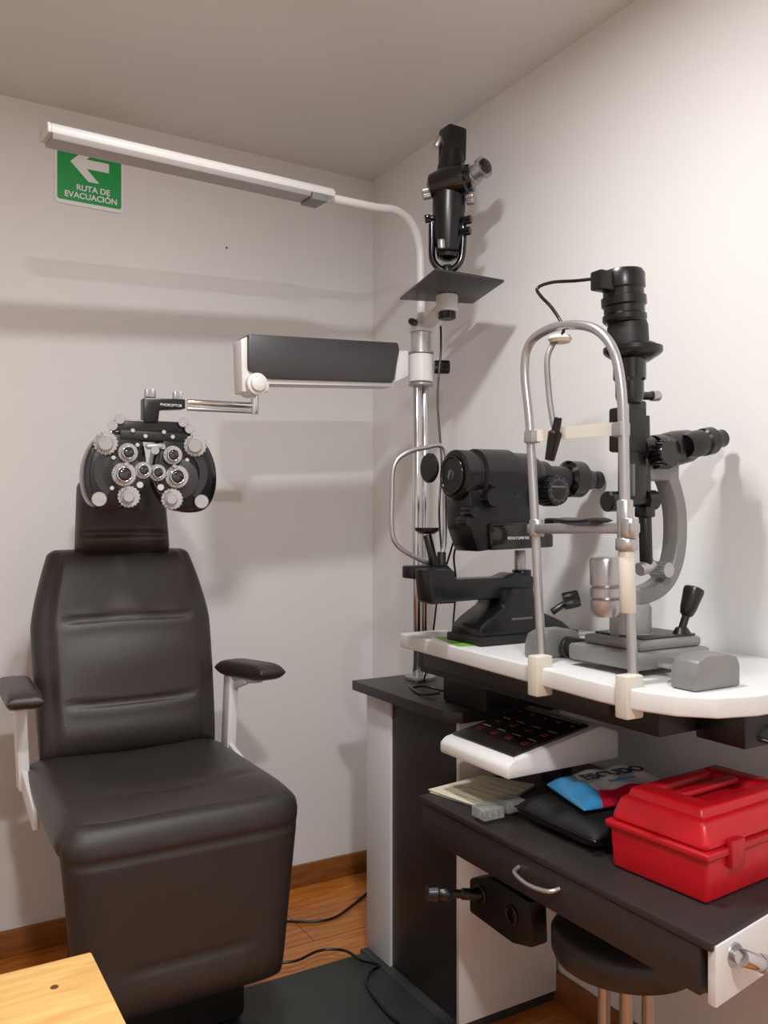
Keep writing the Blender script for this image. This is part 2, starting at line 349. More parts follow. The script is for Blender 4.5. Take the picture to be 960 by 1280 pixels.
def half(cu,s,vo):
    out=[(-6,-48),(14,-52),(34,-50),(50,-38),(61,-14),(63,12),(57,34),(44,46),(22,47),(2,38),(-10,20),(-15,0),(-14,-24)]
    pts=smoothpoly([q(cu+s*a,vo+b) for a,b in out],4)
    n='left' if s<0 else 'right'
    prism(g,n+'_housing',pts,(0,.055,0),M['gloss'],.005)
    prism(g,n+'_face_plate',smoothpoly([q(cu+s*(a*.86+2),vo+b*.88) for a,b in out],4),(0,-.006,0),M['black'],.001)
    cres=[]
    for k in range(17):
        a=math.radians(-60+120*k/16); cres.append((18+33*math.cos(a),-1+35*math.sin(a)))
    for k in range(17):
        a=math.radians(60-120*k/16); cres.append((18+23*math.cos(a),-1+26*math.sin(a)))
    prism(g,n+'_power_scale',[q(cu+s*a,vo+b,.0065) for a,b in cres],(0,-.003,0),M['darkmet'],0)
    def disc(nm,a,b,r,d0,d1,m,k=False):
        f=knurl if k else cyl
        f(g,n+nm,q(cu+s*a,vo+b,d0),q(cu+s*a,vo+b,d1),r,m)
    def lens(nm,a,b,r,d):
        c=q(cu+s*a,vo+b,d); c0=q(cu+s*a,vo+b,.005)
        knurl(g,n+nm+'_cell',c0,c,r,M['silver'],26,.95)
        ticks(g,n+nm+'_scale',c+V((0,-.0006,0)),Yx,r*.74,r*.92,24,.0005,M['gloss'])
        cyl(g,n+nm+'_barrel',c,c+V((0,-.007,0)),r*.64,M['gloss'])
        ring(g,n+nm+'_rim',c+V((0,-.007,0)),(0,1,0),r*.58,r*.07,M['chrome'])
        cyl(g,n+nm+'_glass',c+V((0,-.006,0)),c+V((0,-.0085,0)),r*.42,M['glass'])
    disc('_power_dial',36,-36,.029,.004,.016,M['silver'],True)
    ticks(g,n+'_power_ticks',q(cu+s*36,vo-36,.0166),Yx,.020,.026,30,.0006,M['gloss'])
    disc('_power_dial_cap',36,-36,.017,.016,.024,M['alu'])
    disc('_strong_knob',44,34,.018,.004,.02,M['silver'],True)
    disc('_turret',14,6,.050,.006,.010,M['darkmet'])
    lens('_aperture',8,-24,.0235,.028); lens('_cross_cyl',13,3,.029,.020); lens('_prism',-11,-2,.021,.030)
    disc('_cyl_dial',7,31,.027,.008,.018,M['silver'],True)
    ticks(g,n+'_cyl_ticks',q(cu+s*7,vo+31,.0186),Yx,.016,.024,30,.0006,M['gloss'])
    disc('_cyl_axis_knob',7,31,.013,.018,.03,M['alu'],True)
    disc('_axis_small',-7,16,.008,.008,.028,M['chrome']); disc('_screw_a',26,-18,.005,.008,.014,M['chrome'])
    disc('_screw_b',28,20,.005,.008,.014,M['chrome']); disc('_screw_c',-4,-34,.005,.006,.016,M['chrome'])
    beam(g,n+'_bridge',q(cu+s*8,vo-12,.022),q(cu+s*12,vo-8,.022),.010,.008,M['silver'],.001)
half(168,-1,590); half(208,1,593)
# ---------------------------------------------------------------- exam chair
g=group('examination_chair',(.556,2.0,.03))
cx=.562
bd=V((0,.13,.52)); H=bd.length; W=bd.normalized(); N=V((0,-1,.25)).normalized(); N=(N-W*N.dot(W)).normalized()
def bw(t):
    if t<.62: w=.224+.010*math.sin(math.pi*t/1.24)
    else:
        k=(t-.62)/.38; w=.234-.050*k**1.35
    if t>.97: w-=.016*((t-.97)/.03)**2
    return (-w,w)
def bfn(s,t):
    h=.0
    for tc,cv in ((.645,-.03),(.235,.02)):
        tt=tc+cv*(s*s); k=max(0,1-(abs(s)/.74)**8)
        h-=.012*math.exp(-((t-tt)/.009)**2)*k
        h+=.003*math.exp(-((t-tt+.04)/.025)**2)*k
    h+=.012*math.exp(-((t-.44)/.14)**2)*max(0,1-s*s*1.6)
    h+=.010*math.exp(-((t-.10)/.08)**2)*max(0,1-s*s)
    h-=.010*(abs(s)>.78)*(1-math.exp(-((abs(s)-.78)/.04)**2))
    return h
pad(g,'backrest',(cx,2.235,.655),X,W,N,H,bw,.055,.05,M['leather'],bfn,60,90,9)
def hw(t):
    w=.126-.012*t
    if t>.8: w-=.05*((t-.8)/.2)**2.5
    if t<.06: w-=.012*((.06-t)/.06)**2
    return (-w+.002,w+.002)
pad(g,'headrest',(cx,2.335,1.165),X,V((0,.12,1)).normalized(),V((0,-1,.12)).normalized(),.215,hw,.055,.04,M['leather'],lambda s,t:-.012*math.exp(-((t-.22)/.03)**2)*(1-s**8),40,44,5)
beam(g,'headrest_post',(cx,2.36,1.0),(cx,2.375,1.25),.06,.015,M['blackm'])
def sw(t):
    k=0
    if t<.10: k=.045*((.10-t)/.10)**2.2
    if t>.95: k=.02*((t-.95)/.05)**2
    return (-.268+.010*t+k,.258-.02*t-k)
def sfn(s,t):
    return -.024*math.exp(-((t-.62)/.3)**2)*(1-s*s)-.006*math.exp(-((t-.24-.05*s*s)/.03)**2)*max(0,1-(abs(s)/.85)**8)+.006*abs(s)-.018*max(0,(.2-t)/.2)**2
pad(g,'seat_cushion',(cx,1.730,.612),X,V((0,1,.03)).normalized(),V((0,-.03,1)).normalized(),.555,sw,.052,.075,M['leather'],sfn,60,70,6)
def lw(t):
    k=.03*max(0,(t-.9)/.1)**2
    return (-.222-.042*t+k,.215+.040*t-k)
def lfn(s,t):
    h=0
    for tc in (.28,.84):
        h-=.009*math.exp(-((t-tc)/.011)**2)*max(0,1-(abs(s)/(.6 if tc<.5 else 1.2))**8)
    return h+.010*math.exp(-((t-.15)/.1)**2)*(1-s*s)
pad(g,'leg_rest',(cx,1.775,.235),X,V((0,-.02,1)).normalized(),V((0,-1,-.02)).normalized(),.41,lw,.05,.04,M['leather2'],lfn,50,60,9)
box(g,'seat_pan',(cx-.21,1.83,.49),(cx+.21,2.27,.55),M['blackm'],.01)
box(g,'chair_pedestal',(cx-.17,1.86,.10),(cx+.17,2.2,.50),M['blackm'],.02)
box(g,'chair_base',(cx-.20,1.66,.03),(cx+.20,2.09,.10),M['blackm'],.012)
for k,(u,v) in enumerate(((258,1093),(336,1063),(336,1086))):
    p=at_y(u,v,1.728); cyl(g,'leg_rest_screw_%d'%k,p+V((0,.008,0)),p+V((0,-.003,0)),.0035,M['steel'])
def arm(s):
    n='left' if s<0 else 'right'
    xo=cx+s*.275; fx=cx+s*(.310 if s>0 else .290)
    a=V((xo+s*.005,2.27,.845)); b=V((fx,2.06 if s>0 else 2.0,.856))
    if s<0: a.z+=.006
    L=(b-a); ww=L.normalized(); uu=ww.cross(Z).normalized(); nn=uu.cross(ww)
    if nn.z<0: nn=-nn
    pad(g,n+'_arm_pad',a-ww*.02,uu,ww,nn,L.length+.04,lambda t:(-.038,.038),.024,.022,M['leather'],None,24,32,6)
    beam(g,n+'_arm_plate',a+ww*.0-nn*.028,b-ww*.06-nn*.026,.03,.012,M['white'])
    beam(g,n+'_arm_upright',V((xo-s*.004,2.235,.83)),V((xo-s*.014,2.235,.60)),.026,.050,M['white'],up=V((0,1,0)))
    beam(g,n+'_arm_gusset',V((xo,2.22,.80)),V((xo+s*.006,2.14,.828)),.02,.018,M['white'])
    beam(g,n+'_arm_rail',V((xo-s*.014,2.25,.63)),V((xo-s*.014,2.04,.58)),.014,.05,M['white'])
arm(-1);arm(1)
# ---------------------------------------------------------------- slit lamp table
g=group('instrument_table',(1.27,1.3,.96))
tp=[(1.085,1.76),(1.062,1.40),(1.04,1.05),(1.043,.97),(1.065,.91),(1.11,.865),(1.18,.845),(1.51,.845),(1.51,1.77)]
prism(g,'table_top',[V((a,b,.946)) for a,b in tp],(0,0,.034),M['whitep'],.004,3)
box(g,'under_frame',(1.13,1.0,.885),(1.48,1.74,.944),M['blackm'],.004)
box(g,'under_frame_side',(1.115,1.10,.905),(1.135,1.70,.944),M['lamin'],.002)
box(g,'power_supply',(1.22,.90,.875),(1.50,1.0,.944),M['black'],.004)
for i in range(4):
    y=.93+i*.02
    tube(g,'cable_bundle_%d'%i,[V((1.24+.05*i,y,.90)),V((1.27+.05*i,y-.05,.885)),V((1.31+.05*i,y-.06,.90)),V((1.36+.03*i,y,.90))],.004,M['black'])
prism(g,'leaflet',[at_z(545,797,.9805),at_z(590,794,.9805),at_z(622,806,.9805),at_z(572,808,.9805)],(0,0,.001),M['paperg'],0)
# ---------------------------------------------------------------- lensmeter on tray
g=group('lensmeter_tray',(1.33,1.95,1.88))
tr=[at_z(545,336,1.88),at_z(630,351,1.88),at_z(591,378,1.88),at_z(500,373,1.88)]
prism(g,'tray_plate',[V((p.x,p.y,1.876)) for p in tr],(0,0,.007),M['darkmet'],.001)
tdir=(V((1.35,1.95,0))-V((px,py,0))).normalized()
beam(g,'tray_arm',V((px,py,1.818))+tdir*.036,V((1.35,1.95,1.845)),.04,.022,M['white'])
cyl(g,'tray_boss',V((1.35,1.94,1.83)),V((1.35,1.94,1.876)),.03,M['white'])
knurl(g,'tray_knob',V((1.35,1.94,1.81)),V((1.35,1.94,1.832)),.024,M['black'],10,.85)
g=group('lensmeter',(1.33,1.93,1.883))
D=2.33
def w(u,v,dd=0): return at_d(u,v,D+dd)
bz=1.884
c0=at_d(560,340,2.33); 
lathe(g,'foot_disc',V((c0.x,c0.y,bz)),V((c0.x,c0.y,bz+.016)),[(0,.05),(.3,.052),(.8,.046),(1,.03)],M['black'])
tube(g,'yoke',[w(540,280),w(540,300),w(541,325),w(552,337),w(565,337),w(576,325),w(579,300),w(579,272)],.0095,M['gloss'])
cyl(g,'yoke_stem',V((c0.x,c0.y,bz+.01)),w(559,332),.014,M['black'])
lathe(g,'lower_body',w(559,326),w(562,232),[(0,.012),(.04,.028),(.3,.038),(.7,.045),(1,.045)],M['black'])
lathe(g,'hub',w(536,236,.01),w(590,222,-.03),[(0,.02),(.08,.036),(.5,.047),(.85,.044),(.9,.036),(1,.036)],M['gloss'])
lathe(g,'upper_body',w(562,235),w(566,190),[(0,.044),(.6,.038),(1,.030)],M['black'])
beam(g,'upper_head',w(565,204),w(566,161),.06,.056,M['black'],.008,up=V((0,1,0)))
cyl(g,'head_cap',w(551,172),w(545,184),.010,M['steel'])
lathe(g,'eyepiece',w(583,226,-.02),w(606,208,-.07),[(0,.024),(.3,.024),(.32,.027),(.45,.027),(.47,.023),(.8,.023),(.82,.028),(1,.029)],M['steel'])
e0=w(606,208,-.07); e1=w(608,206.5,-.075); cyl(g,'eyepiece_lens',e0,e1,.020,M['gloss'])
knurl(g,'drum_left',w(542,240),w(528,243),.016,M['steel']); cyl(g,'lever_left_shaft',w(550,272),w(536,273),.008,M['black']); knurl(g,'lever_left',w(538,273),w(531,274),.011,M['gloss'])
for i,(u,v) in enumerate(((588,250),(584,276),(583,290))):
    cyl(g,'side_shaft_%d'%i,w(570,v),w(u,v),.006,M['steel']); knurl(g,'side_knob_%d'%i,w(u-4,v,-.02),w(u+5,v-2,-.03),.011 if i else .015,M['gloss'] if i else M['steel'])
cyl(g,'lens_stop',w(552,300,-.03),w(552,312,-.03),.010,M['steel'])
beam(g,'lens_table',w(545,312,-.03),w(574,312,-.03),.02,.006,M['black'])
# cable from tray
cb=group('hanging_cable',(1.36,2.0,1.5))
tube(cb,'cable',[at_d(551,408,2.36),at_d(551,440,2.33),at_d(547,500,2.3),at_d(552,580,2.25),at_d(549,640,2.2),at_d(553,700,2.05),at_d(556,730,1.99)],.003,M['black'],sub=6,seg=8)
tube(cb,'cable_branch',[at_d(572,660,2.0),at_d(560,700,2.05),at_d(548,740,2.1),at_d(540,800,2.2),at_d(530,850,2.35)],.0025,M['black'],sub=6,seg=8)
tube(cb,'cable_branch_2',[at_d(585,655,1.98),at_d(568,690,2.0),at_d(570,730,2.05),at_d(566,785,2.1)],.0025,M['black'],sub=6,seg=8)
# ---------------------------------------------------------------- keratometer
g=group('keratometer',(1.28,1.53,.98))
YK=1.533; zk=1.352
def kx(u): return at_y(u,596,YK).x
x0=kx(566)
def K(x,z=zk,y=YK): return V((x,y,z))
lathe(g,'objective_barrel',K(x0),K(kx(667)),[(0,.050),(.02,.056),(.16,.056),(.18,.052),(.22,.052),(.24,.060),(.62,.062),(.64,.056),(.9,.056),(1,.045)],M['black'],40)
cyl(g,'objective_face',K(x0-.001),K(x0-.004),.040,M['blackm']); ring(g,'objective_rim',K(x0-.003),X,.040,.003,M['gloss'])
cyl(g,'objective_glass',K(x0-.004),K(x0-.006),.013,M['glass'])
lathe(g,'eyepiece_tube',K(kx(665)),K(kx(708)),[(0,.04),(.3,.04),(.35,.030),(1,.030)],M['black'])
lathe(g,'eyepiece_drum',K(kx(706)),K(kx(738)),[(0,.034),(.1,.044),(.55,.044),(.6,.03),(1,.024)],M['gloss'],40)
lathe(g,'eyecup',K(kx(736)),K(kx(748)),[(0,.012),(.3,.012),(.4,.02),(1,.022)],M['black'])
dc=at_y(697,613,1.465)
knurl(g,'measuring_drum',dc,dc+V((0,.05,0)),.036,M['black'],24,.94)
cyl(g,'drum_face',dc+V((0,.001,0)),dc+V((0,-.004,0)),.033,M['black'])
ticks(g,'drum_scale',dc+V((0,-.0046,0)),Yx,.022,.030,36,.0004,M['text'])
text(g,'drum_label','HORIZONTAL',dc+V((0,-.0045,.006)),X,Z,.0062,M['text'],.0003)
cyl(g,'drum_mount',dc+V((0,.05,0)),K(dc.x,dc.z),.026,M['black'])
pry(g,'body_block',[(586,612),(664,606),(666,680),(598,690),(588,660)],YK-.045,.09,M['black'],.006)
pry(g,'label_plate',[(612,655),(664,652),(692,668),(692,684),(614,688)],YK-.055,.10,M['gloss'],.004)
text(g,'maker_label','KERATOMETER',at_y(648,672,YK-.056)+V((0,-.001,-.004)),X,Z,.009,M['signw'],.0003)
for i,(u,v,r) in enumerate(((588,640,.014),(580,652,.011),(612,622,.022),(690,655,.014))):
    p=at_y(u,v,YK-.05); knurl(g,'body_knob_%d'%i,p+V((0,-.018,0)),p+V((0,.02,0)),r,M['black'],12)
cyl(g,'post',at_y(650,688,YK),at_y(650,724,YK),.013,M['steel'])
cyl(g,'post_collar',at_y(652,712,YK),at_y(652,724,YK),.022,M['black'])
pry(g,'cradle_arm',[(536,712),(566,712),(572,724),(632,722),(645,716),(668,720),(668,748),(600,750),(540,755)],YK-.03,.06,M['black'],.006)
kb=[(640,735),(668,735),(672,762),(704,776),(716,786),(716,795),(599,800),(600,786),(612,774),(632,758)]
pts=[at_y(u,v,YK-.055) for u,v in kb]
prism(g,'foot',pts,(0,.11,0),M['black'],.008)
box(g,'foot_base',(pts[7].x-.005,YK-.065,.981),(pts[5].x+.01,YK+.065,1.0),M['blackm'],.004)
text(g,'foot_label','OPHTHALMOMETER',at_y(652,776,YK-.056)+V((0,-.002,.003)),X,Z,.0065,M['text'],.0003)
p=at_y(704,752,YK-.04); knurl(g,'joystick_knob',p+V((-.0,0,0)),p+V((.03,-.02,.008)),.020,M['black'],10,.86)
cyl(g,'joystick_stem',at_y(690,765,YK-.03),p+V((.01,-.005,0)),.008,M['black'])
dh=1.90
loop=[(556,562),(530,560),(505,568),(492,584),(490,620),(490,662),(497,682),(520,697),(540,703),(553,690),(556,665),(556,620)]
tube(g,'headrest_loop',[at_d(u,v,dh+(u-490)/65*.05) for u,v in loop],.0055,M['alu'],closed=True,sub=6)
a=at_d(536,585,1.93); lathe(g,'occluder_disc',a+V((-.004,0,0)),a+V((.008,0,0)),[(0,.030),(.3,.034),(.7,.034),(1,.03)],M['black'])
a=at_d(534,663,1.92)
lathe(g,'chin_cup',a+V((0,0,-.008)),a+V((0,0,.006)),[(0,.016),(.5,.027),(1,.029)],M['black'])
cyl(g,'chin_post',a+V((0,0,-.01)),at_d(545,715,1.92),.010,M['black'])
pry(g,'clamp_block',[(517,708),(560,706),(570,716),(570,754),(540,756),(536,726),(517,724)],1.58,.05,M['black'],.004)
cyl(g,'clamp_rod',at_y(552,690,1.6),at_y(552,750,1.6),.010,M['blackm'])
# ---------------------------------------------------------------- slit lamp
g=group('slit_lamp',(1.2,1.12,.98))
YS=1.13
def s(u,v,dy=0): return at_y(u,v,YS-dy)
XF=1.07
def h(u,v): return at_x(u,v,XF)
fr=[(677,822),(673,740),(668,640),(662,530),(656,465),(662,430),(685,412),(715,406),(745,412),(766,436),(776,480),(779,540),(781,640),(787,760),(792,848)]
tube(g,'headrest_frame',[h(u,v) for u,v in fr],.0085,M['alu'],sub=6,seg=16)
def clamp(u,v0,v1,n):
    a=h(u,v0); b=h(u,v1)
    box(g,n,(XF-.035,a.y-.014,b.z),(XF+.004,a.y+.014,a.z),M['beige'],.004)
clamp(683,818,868,'left_clamp'); 
clamp(795,842,896,'right_clamp')
a=h(783,688); b=h(785,766)
cyl(g,'height_sleeve',a,b,.0135,M['beige']); cyl(g,'height_ring',a+Z*.02,a,.018,M['alu'])
cyl(g,'height_sleeve_upper',h(781,625),h(782,688),.0135,M['alu'])
band=[h(666,545),h(690,541),h(720,538),h(750,536),h(777,536)]
for p,k in zip(band,(0,.018,.022,.018,0)): p.x+=k
bm=bmesh.new(); pr=None
BP=cr(band,6,False)
for i,pnt in enumerate(BP):
    row=[bm.verts.new(pnt+V((dx,0,dz))) for dx,dz in ((0,-.0115),(0,.0115),(.003,.0115),(.003,-.0115))]
    if pr:
        for k in range(4): bm.faces.new((pr[k],pr[(k+1)%4],row[(k+1)%4],row[k]))
    else: bm.faces.new(row)
    pr=row
bm.faces.new(pr); bm2(bm,'forehead_band',g,M['beige'])
for k,(u,v) in enumerate(((665,546),(776,537))): 
    p=h(u,v); box(g,'band_clip_%d'%k,p-V((.012,.011,.012)),p+V((.012,.011,.012)),M['alu'],.003)
beam(g,'chin_bar',h(664,661),h(795,660),.024,.019,M['alu'],.004)
for k,(u,v,rr) in enumerate(((671,660,.014),(787,660,.015))): p=h(u,v); cyl(g,'chin_bar_ring_%d'%k,p-Z*.016,p+Z*.016,rr,M['alu'])
cc=h(736,648)
pad(g,'chin_cup',cc+V((-.015,.045,-.004)),X,V((0,-1,0)),Z,.09,lambda t:(-.028,.028),.012,.008,M['black'],lambda s_,t:-.010*(1-abs(2*t-1)**2),20,20,3)
top=h(700,424); lathe(g,'fixation_mount',top-Z*.006,top+Z*.006,[(0,.018),(.5,.022),(1,.018)],M['beige'])
tube(g,'fixation_arm',[top+V((-.01,0,-.004)),at_x(690,432,XF-.01),at_x(684,450,XF-.02),at_x(686,490,XF-.02),at_x(690,520,XF-.02),at_x(694,540,XF-.02)],.0055,M['graymet'])
lathe(g,'fixation_head',at_x(698,522,XF-.02),at_x(687,575,XF-.02),[(0,.007),(.3,.008),(.35,.013),(1,.009)],M['black'])
tube(g,'fixation_cable',[at_x(702,420,XF-.01),at_d(704,408,1.56),at_d(690,385,1.58),at_d(676,370,1.58),at_d(672,360,1.58),at_d(690,353,1.59),at_d(720,351,1.6),at_d(746,348,1.6)],.0032,M['black'],seg=8)
def sl(n,u,v0,v1,prof,m='black',du=0): return lathe(g,n,s(u,v1),s(u+du,v0),prof,M[m],36)
sl('lamp_housing',781,338,404,[(0,.036),(.05,.040),(.14,.040),(.17,.037),(.3,.037),(.33,.041),(.48,.041),(.50,.037),(.62,.037),(.65,.040),(.9,.040),(.98,.036),(1,.03)],'black',-3)
box(g,'lamp_socket',s(744,362)+V((0,-.014,0)),s(770,343)+V((0,.014,0)),M['black'],.004)
sl('lamp_neck',786,402,434,[(0,.037),(.8,.037),(1,.034)],'blackm',-2)
sl('filter_flange',791,431,452,[(0,.030),(.4,.050),(.55,.054),(.8,.054),(.85,.046),(1,.042)],'black')
sl('optics_tube',787,450,504,[(0,.022),(.15,.026),(.5,.026),(.55,.030),(1,.030)],'gloss')
knurl(g,'filter_lever',s(800,495),s(820,495),.008,M['black'],8)
cyl(g,'filter_lever_tip',s(814,495),s(823,495),.010,M['alu'])
box(g,'slit_column',s(778,625)+V((0,-.014,0)),s(802,502)+V((0,.014,0)),M['black'],.005)
cyl(g,'slit_column_rod',s(782,505,.018),s(784,640,.018),.006,M['steel'])
cyl(g,'slit_column_rod_2',s(806,520,.0),s(809,700,.0),.009,M['darkmet'])
beam(g,'slit_scale',s(790,580,.017),s(790,620,.017),.003,.012,M['graymet'],.001,up=V((0,1,0)))
lathe(g,'slit_knob',s(758,627),s(818,625),[(0,.016),(.02,.019),(.2,.019),(.22,.012),(.75,.012),(.77,.019),(.98,.019),(1,.016)],M['black'])
box(g,'mirror_head',s(774,565)+V((-.01,-.018,0)),s(800,512)+V((0,.018,0)),M['blackm'],.005)
cyl(g,'lower_column',s(806,640),s(808,712),.012,M['black'])
beam(g,'column_link',s(800,640),s(812,640),.03,.02,M['black'])
cyl(g,'pivot_pin',s(799,712),s(815,706),.013,M['steel'])
armp=[(828,588),(836,608),(843,640),(843,680),(836,712),(822,733),(800,744),(776,747)]
AP=cr([s(u,v,-.02) for u,v in armp],6,False)
bm=bmesh.new(); pr=None
for i,pnt in enumerate(AP):
    t=(AP[min(i+1,len(AP)-1)]-AP[max(i-1,0)]).normalized(); nn=t.cross(Yx).normalized()
    row=[bm.verts.new(pnt+nn*a_+Yx*b_) for a_,b_ in ((-.015,-.016),(-.012,-.019),(.012,-.019),(.015,-.016),(.015,.016),(.012,.019),(-.012,.019),(-.015,.016))]
    if pr:
        for k in range(8): bm.faces.new((pr[k],pr[(k+1)%8],row[(k+1)%8],row[k]))
    else: bm.faces.new(row)
    pr=row
bm.faces.new(pr); bm2(bm,'microscope_arm',g,M['graymet'],45)
p=s(826,712,.0); knurl(g,'arm_lock_knob',p+V((0,-.02,0)),p+V((0,.02,0)),.016,M['steel'])
box(g,'arm_head',s(812,600)+V((0,-.0,0)),s(850,576)+V((0,.04,0)),M['graymet'],.005)
lathe(g,'microscope_drum',s(806,566),s(836,564),[(0,.022),(.05,.026),(.3,.026),(.32,.032),(.9,.034),(1,.030)],M['black'],36)
lathe(g,'microscope_body',s(830,563),s(868,556),[(0,.032),(.3,.034),(.75,.032),(1,.026)],M['black'],36)
for i,dy in enumerate((.026,-.026)):
    lathe(g,'eyepiece_%d'%i,s(856,558,dy),s(897,549,dy),[(0,.022),(.2,.026),(.45,.026),(.5,.022),(.55,.027),(.78,.027),(.8,.022),(.88,.020),(.9,.018),(1,.017)],M['black'],32)
    lathe(g,'eyecup_%d'%i,s(894,550,dy),s(902,548,dy),[(0,.012),(.2,.016),(1,.018)],M['gloss'])
p=s(830,566,.03); knurl(g,'magnification_knob',p+V((0,-.012,0)),p+V((0,.02,0)),.024,M['gloss'],20,.95)
lathe(g,'illumination_prism',s(800,560),s(812,560),[(0,.02),(1,.022)],M['black'])
lathe(g,'ribbed_post',s(758,770,.03),s(756,697,.03),[(0,.022),(.1,.027),(.28,.027),(.30,.023),(.34,.027),(.48,.027),(.5,.023),(.55,.027),(.95,.027),(1,.024)],M['alu'],36)
lathe(g,'turret_cylinder',s(788,800),s(788,754),[(0,.042),(.2,.042),(.22,.038),(.9,.038),(1,.034)],M['graymet'],36)
lathe(g,'pivot_cylinder',s(780,756),s(780,735),[(0,.030),(.9,.030),(1,.026)],M['graymet'],36)
box(g,'base_plate',(1.115,1.035,.992),(1.305,1.205,1.022),M['graymet'],.006)
prism(g,'base_upper',[V((1.14,1.05,1.022)),V((1.30,1.05,1.022)),V((1.30,1.19,1.022)),V((1.14,1.19,1.022))],(0,0,.018),M['graymet'],.006)
box(g,'base_top_plate',(1.16,1.06,1.040),(1.295,1.18,1.044),M['darkmet'],.001)
jb=V((1.275,1.075,1.043))
lathe(g,'joystick_boot',jb,jb+Z*.012,[(0,.018),(1,.010)],M['black'])
jt=jb+V((.03,-.005,.085))
lathe(g,'joystick',jb+Z*.008,jt,[(0,.007),(.3,.007),(.36,.012),(.5,.015),(.9,.019),(.97,.018),(1,.012)],M['black'])
cyl(g,'axle',V((1.17,.94,1.006)),V((1.17,1.32,1.006)),.010,M['steel'])
cyl(g,'axle_sleeve',V((1.17,1.205,1.006)),V((1.17,1.26,1.006)),.018,M['darkmet'])
def cover(n,y0,y1):
    xs,xe,z0,z1=1.105,1.215,.981,1.036
    P=[(xs,z0),(xe,z0),(xe,z1-.02),(xe-.008,z1-.006),(xe-.03,z1),(xs+.03,z1),(xs+.008,z1-.008),(xs,z1-.03)]
    prism(g,n,[V((a_,y0,b_)) for a_,b_ in P],(0,y1-y0,0),M['graymet'],.004)
cover('rail_cover_near',.905,.955); cover('rail_cover_far',1.275,1.32)
for i,y in enumerate((.97,1.262)): cyl(g,'rail_wheel_%d'%i,V((1.17,y-.005,1.003)),V((1.17,y+.005,1.003)),.021,M['darkmet'])
# ---------------------------------------------------------------- power console
g=group('power_console',(1.2,1.4,.75))
CX=.018
cs=[(1.03,.748),(1.33,.748),(1.33,.806),(1.28,.824),(1.045,.783),(1.03,.772)]
def con(n,P,y0,y1,m,b=.004): return prism(g,n,[V((a_+CX,y0,b_)) for a_,b_ in P],(0,y1-y0,0),M[m],b)
con('console_shell',cs,1.30,1.535,'white',.006)
sl_=V((.235,0,.041)).normalized()
nrm=V((-sl_.z,0,sl_.x))
pc=V((1.056+CX,0,.7852))
pa=[pc+V((0,1.315,0)),pc+sl_*.205+V((0,1.315,0)),pc+sl_*.205+V((0,1.522,0)),pc+V((0,1.522,0))]
prism(g,'control_panel',pa,nrm*.005,M['panel'],.001)
for i in range(2):
    for j in range(4):
        c=pc+sl_*(.055+.055*i)+V((0,1.345+.05*j,0))+nrm*.0045
        beam(g,'button_%d%d'%(i,j),c-sl_*.007,c+sl_*.007,.014,.005,M['btn'],.001)
        c2=c+sl_*.021+nrm*.0008
        beam(g,'button_label_%d%d'%(i,j),c2-Yx*.012,c2+Yx*.012,.003,.0006,M['text'],0)
for j in range(5):
    c=pc+sl_*.178+V((0,1.335+.042*j,0))+nrm*.0045
    cyl(g,'indicator_%d'%j,c,c+nrm*.003,.004,M['btn'])
c=pc+sl_*.198+V((0,1.42,0))+nrm*.0053
beam(g,'panel_stripe',c-Yx*.09,c+Yx*.09,.003,.0006,M['text'],0)
box(g,'console_support',(1.315,1.44,.651),(1.345,1.51,.748),M['blackm'],.003)
# ---------------------------------------------------------------- papers, acrylic boxes, case, wipes
g=group('paper_stack',(1.1,1.5,.652))
for i,(dx,rz) in enumerate(((0,0),(.004,.05),(-.003,-.04))):
    q4=[at_z(537,990,.652),at_z(604,971,.652),at_z(668,983,.652),at_z(616,1016,.652)]
    c=sum(q4,V((0,0,0)))/4; R=Matrix.Rotation(rz,3,'Z')
    prism(g,'sheet_%d'%i,[R@(p-c)+c+V((dx,0,.0022*i-.001)) for p in q4],(0,0,.0018),M['paper'],0)
for i in range(7):
    a=at_z(556+i*11,994-i*3.2,.659); b=at_z(606+i*9,1010-i*4,.659)
    beam(g,'text_row_%d'%i,V((a.x,a.y,.6577)),V((b.x,b.y,.6577)),.0018,.0004,M['text'],0)
g=group('acrylic_lens_box',(1.1,1.4,.655))
for i,(u,v) in enumerate(((610,1021),(638,1012))):
    c=at_z(u,v,.658); box(g,'box_%d'%i,(c.x-.025,c.y-.022,.6585),(c.x+.025,c.y+.022,.680),M['acryl'],.002)
    for k in range(3): cyl(g,'lens_%d%d'%(i,k),V((c.x-.014+.014*k,c.y-.01,.667)),V((c.x-.012+.014*k,c.y-.01,.667)),.007,M['chrome'])
g=group('black_zip_case',(1.16,1.2,.652))
pad(g,'case_body',V((1.185,1.118,.676)),X,Yx,Z,.222,lambda t:(-.085,.105),.026,.024,M['fabric'],None,30,30,6)
tube(g,'zip',[V((1.10,1.133,.678)),V((1.10,1.32,.678)),V((1.115,1.335,.678)),V((1.27,1.335,.678)),V((1.286,1.32,.678)),V((1.286,1.133,.678)),V((1.27,1.119,.678)),V((1.115,1.119,.678))],.0028,M['black'],closed=True,sub=3,seg=8)
g=group('wipes_packet',(1.22,1.2,.71))
Uw=V((.99,-.06,.0)).normalized(); Ww=V((.20,.97,.02)); Ww=(Ww-Uw*Ww.dot(Uw)).normalized(); Nw=Uw.cross(Ww)
Ow=V((1.235,1.160,.7155))
o=pad(g,'packet',Ow,Uw,Ww,Nw,.150,lambda t:(-.115+.03*t,.12+.03*t),.024,.012,M['wprint'],lambda s_,t:.003*math.sin(9*s_+4*t)+.002*math.sin(17*t),70,56,4)
o.data.materials.append(M['blue']); o.data.materials.append(M['wred']); o.data.materials.append(M['navy'])
oc=o.location+g.location
